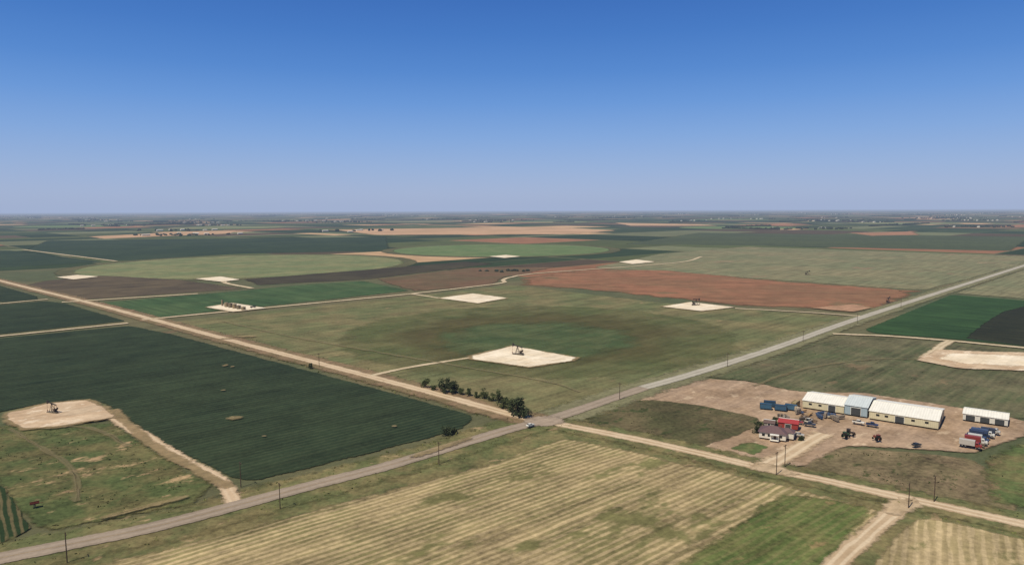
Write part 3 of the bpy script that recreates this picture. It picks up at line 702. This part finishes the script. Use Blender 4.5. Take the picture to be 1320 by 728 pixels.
def truck(x,y,rz,c,boxc=None,Lb=6.5,name='parked_truck'):
    e=empty(name,(x,y,ZL[0]+.01),rz); pm=M('paint_%d_%d_%d'%c,c,rough=0.4,spec=0.35,var=0.08)
    V=[];F=[]; loft(V,F,[[(2.2,yy,.6),(2.2,yy,2.5),(3.3,yy,2.55),(3.75,yy,1.65),(4.6,yy,1.5),(4.7,yy,.6)] for yy in (-1.1,1.1)]); bevel(mesh_obj('cab',V,F,pm,e),.08)
    V=[];F=[]; box(V,F,(3.58,0,2.05),(.35,1.9,.6)); box(V,F,(2.8,0,2.05),(.8,2.26,.55)); mesh_obj('windows',V,F,glass,e)
    V=[];F=[]; box(V,F,(-.4,0,.75),(Lb+1.5,.9,.25)); mesh_obj('chassis',V,F,steel,e)
    V=[];F=[]
    if boxc: box(V,F,(2-Lb/2,0,2.05),(Lb,2.4,2.4)); bevel(mesh_obj('cargo_box',V,F,M('paint_%d_%d_%d'%boxc,boxc,rough=.5,var=.15),e),.05)
    else:
        box(V,F,(2-Lb/2,0,1.05),(Lb,2.4,.2)); box(V,F,(1.9,0,1.6),(.12,2.3,.9)); mesh_obj('flatbed',V,F,M('deck',(110,96,80)),e)
    wheels(e,(3.7,-1.6,-2.8),1.15,.5,.35); return e
car(9,343.5,rad(42),(226,228,230),name='car'); 
u=Vector((.8,-.6)); v=Vector((.6,.8)); b0=Vector((210,310))
cols=[((150,60,55),(190,186,184)),((160,68,62),None),((220,220,220),(140,60,56)),((60,76,112),(200,202,204)),((52,66,100),None),((44,56,84),(54,66,96)),((216,218,220),(74,90,124)),((48,58,80),(60,68,86)),((190,192,196),None)]
for i,(c,bc) in enumerate(cols):
    p=b0+v*(3.7*i)+u*random.uniform(-1.2,1.2)+u*(i*0.5); truck(p.x,p.y,ax+rad(random.uniform(-4,4))+ (math.pi if i%3==1 else 0),c,bc,Lb=5.5+random.random()*1.5)
for x,y,a,c,k in ((186,312,20,(60,62,66),'sedan'),(150,343,-30,(60,66,84),'pickup'),(146,347,-30,(150,60,56),'sedan'),(152,349,40,(210,206,200),'pickup'),(176,346,-40,(226,226,226),'pickup'),(138,327,-30,(190,190,190),'sedan'),(181,342,-36,(50,66,110),'pickup')):
    car(x,y,rad(a),c,kind=k)
def tractor(x,y,rz,c):
    e=empty('tractor',(x,y,ZL[0]),rz); pm=M('paint_%d_%d_%d'%c,c,rough=.5)
    V=[];F=[]; box(V,F,(1.2,0,1.3),(2.4,.9,.9)); box(V,F,(-.6,0,1.1),(1.4,1.2,.7)); bevel(mesh_obj('hood',V,F,pm,e),.1)
    V=[];F=[]; box(V,F,(-.7,0,2.1),(1.4,1.3,1.3)); mesh_obj('cab_windows',V,F,glass,e)
    V=[];F=[]; box(V,F,(-.7,0,2.8),(1.7,1.6,.12)); mesh_obj('cab_roof',V,F,pm,e)
    V=[];F=[]
    for s in (-1,1): beam(V,F,(-.8,s*.75,.9),(-.8,s*1.2,.9),.9,n=16); beam(V,F,(1.9,s*.7,.5),(1.9,s*1.0,.5),.5,n=14)
    mesh_obj('tyres',V,F,black,e); V=[];F=[]; beam(V,F,(1.4,.3,1.7),(1.4,.3,2.5),.05); mesh_obj('exhaust',V,F,steel,e)
tractor(159,324,rad(30),(60,84,52)); tractor(172,320,rad(100),(130,66,50)); tractor(163,328,rad(-50),(76,66,56))
def container(x,y,rz,c,Lc=6.1):
    e=empty('shipping_container',(x,y,ZL[0]),rz); V=[];F=[]; box(V,F,(0,0,1.3),(Lc,2.4,2.5)); 
    mesh_obj('shell',V,F,metal_mat('container_%d_%d'%(c[0],c[2]),c,.3),e); V=[];F=[]
    for sx in (-1,1):
        for sy in (-1,1): box(V,F,(sx*Lc/2,sy*1.2,1.3),(.18,.18,2.66))
    for sy in (-1,1): box(V,F,(0,sy*1.2,2.58),(Lc-.2,.16,.14))
    box(V,F,(Lc/2+.04,0,1.3),(.06,.1,2.3)); mesh_obj('frame',V,F,steel,e)
for x,y,a,c in ((139,374,-20,(60,98,130)),(146,371,-25,(56,92,124)),(152,372,-30,(68,106,138)),(143,379,-20,(50,82,112)),(157,378,50,(170,152,108))): container(x,y,rad(a),c)
def pallets(x,y,rz,c,n=3):
    e=empty('pallet_stack',(x,y,ZL[0]),rz); V=[];F=[]
    for a in range(3):
        for z in range(n): box(V,F,(a*1.5+random.uniform(-.1,.1),random.uniform(-.1,.1),.45+z*.75),(1.2,1.1,.55)); box(V,F,(a*1.5,0,.1+z*.75),(1.25,1.2,.12))
    mesh_obj('crates',V,F,M('crate_%d'%c[0],c,var=.4,vs=2),e)
for i in range(14):
    p=Vector((160,366))+u*random.uniform(-6,16)+v*random.uniform(-9,-1); pallets(p.x,p.y,random.uniform(0,3),random.choice(((180,150,110),(70,92,130),(150,140,130),(200,190,174))),random.randint(1,3))
for i in range(8):
    p=Vector((148,352))+Vector((random.uniform(-7,8),random.uniform(-6,6))); pallets(p.x,p.y,random.uniform(0,3),random.choice(((120,100,80),(150,64,58),(152,140,130),(90,84,78))),random.randint(1,2))
V=[];F=[]
for i in range(90):
    x=-167+random.gauss(0,5);y=278+random.gauss(0,3.5);s=random.uniform(.3,1.1); box(V,F,(x,y,s*.2),(s,s*random.uniform(.5,1),s*.4),random.uniform(0,3),(.6,.6))
mesh_obj('rubble_pile',V,F,M('rubble',(150,142,124),var=.5))
e=empty('utility_trailer',(-178,250,ZL[0]),.6); V=[];F=[]; box(V,F,(0,0,.8),(3,1.6,.15)); box(V,F,(2,0,.7),(1.4,.12,.12)); box(V,F,(0,.78,1.1),(3,.06,.5)); box(V,F,(0,-.78,1.1),(3,.06,.5)); mesh_obj('bed',V,F,M('trailer_red',(120,60,50)),e); wheels(e,(0,),1.0,.35)
print('objects',len(bpy.data.objects),'z',ZL[0])
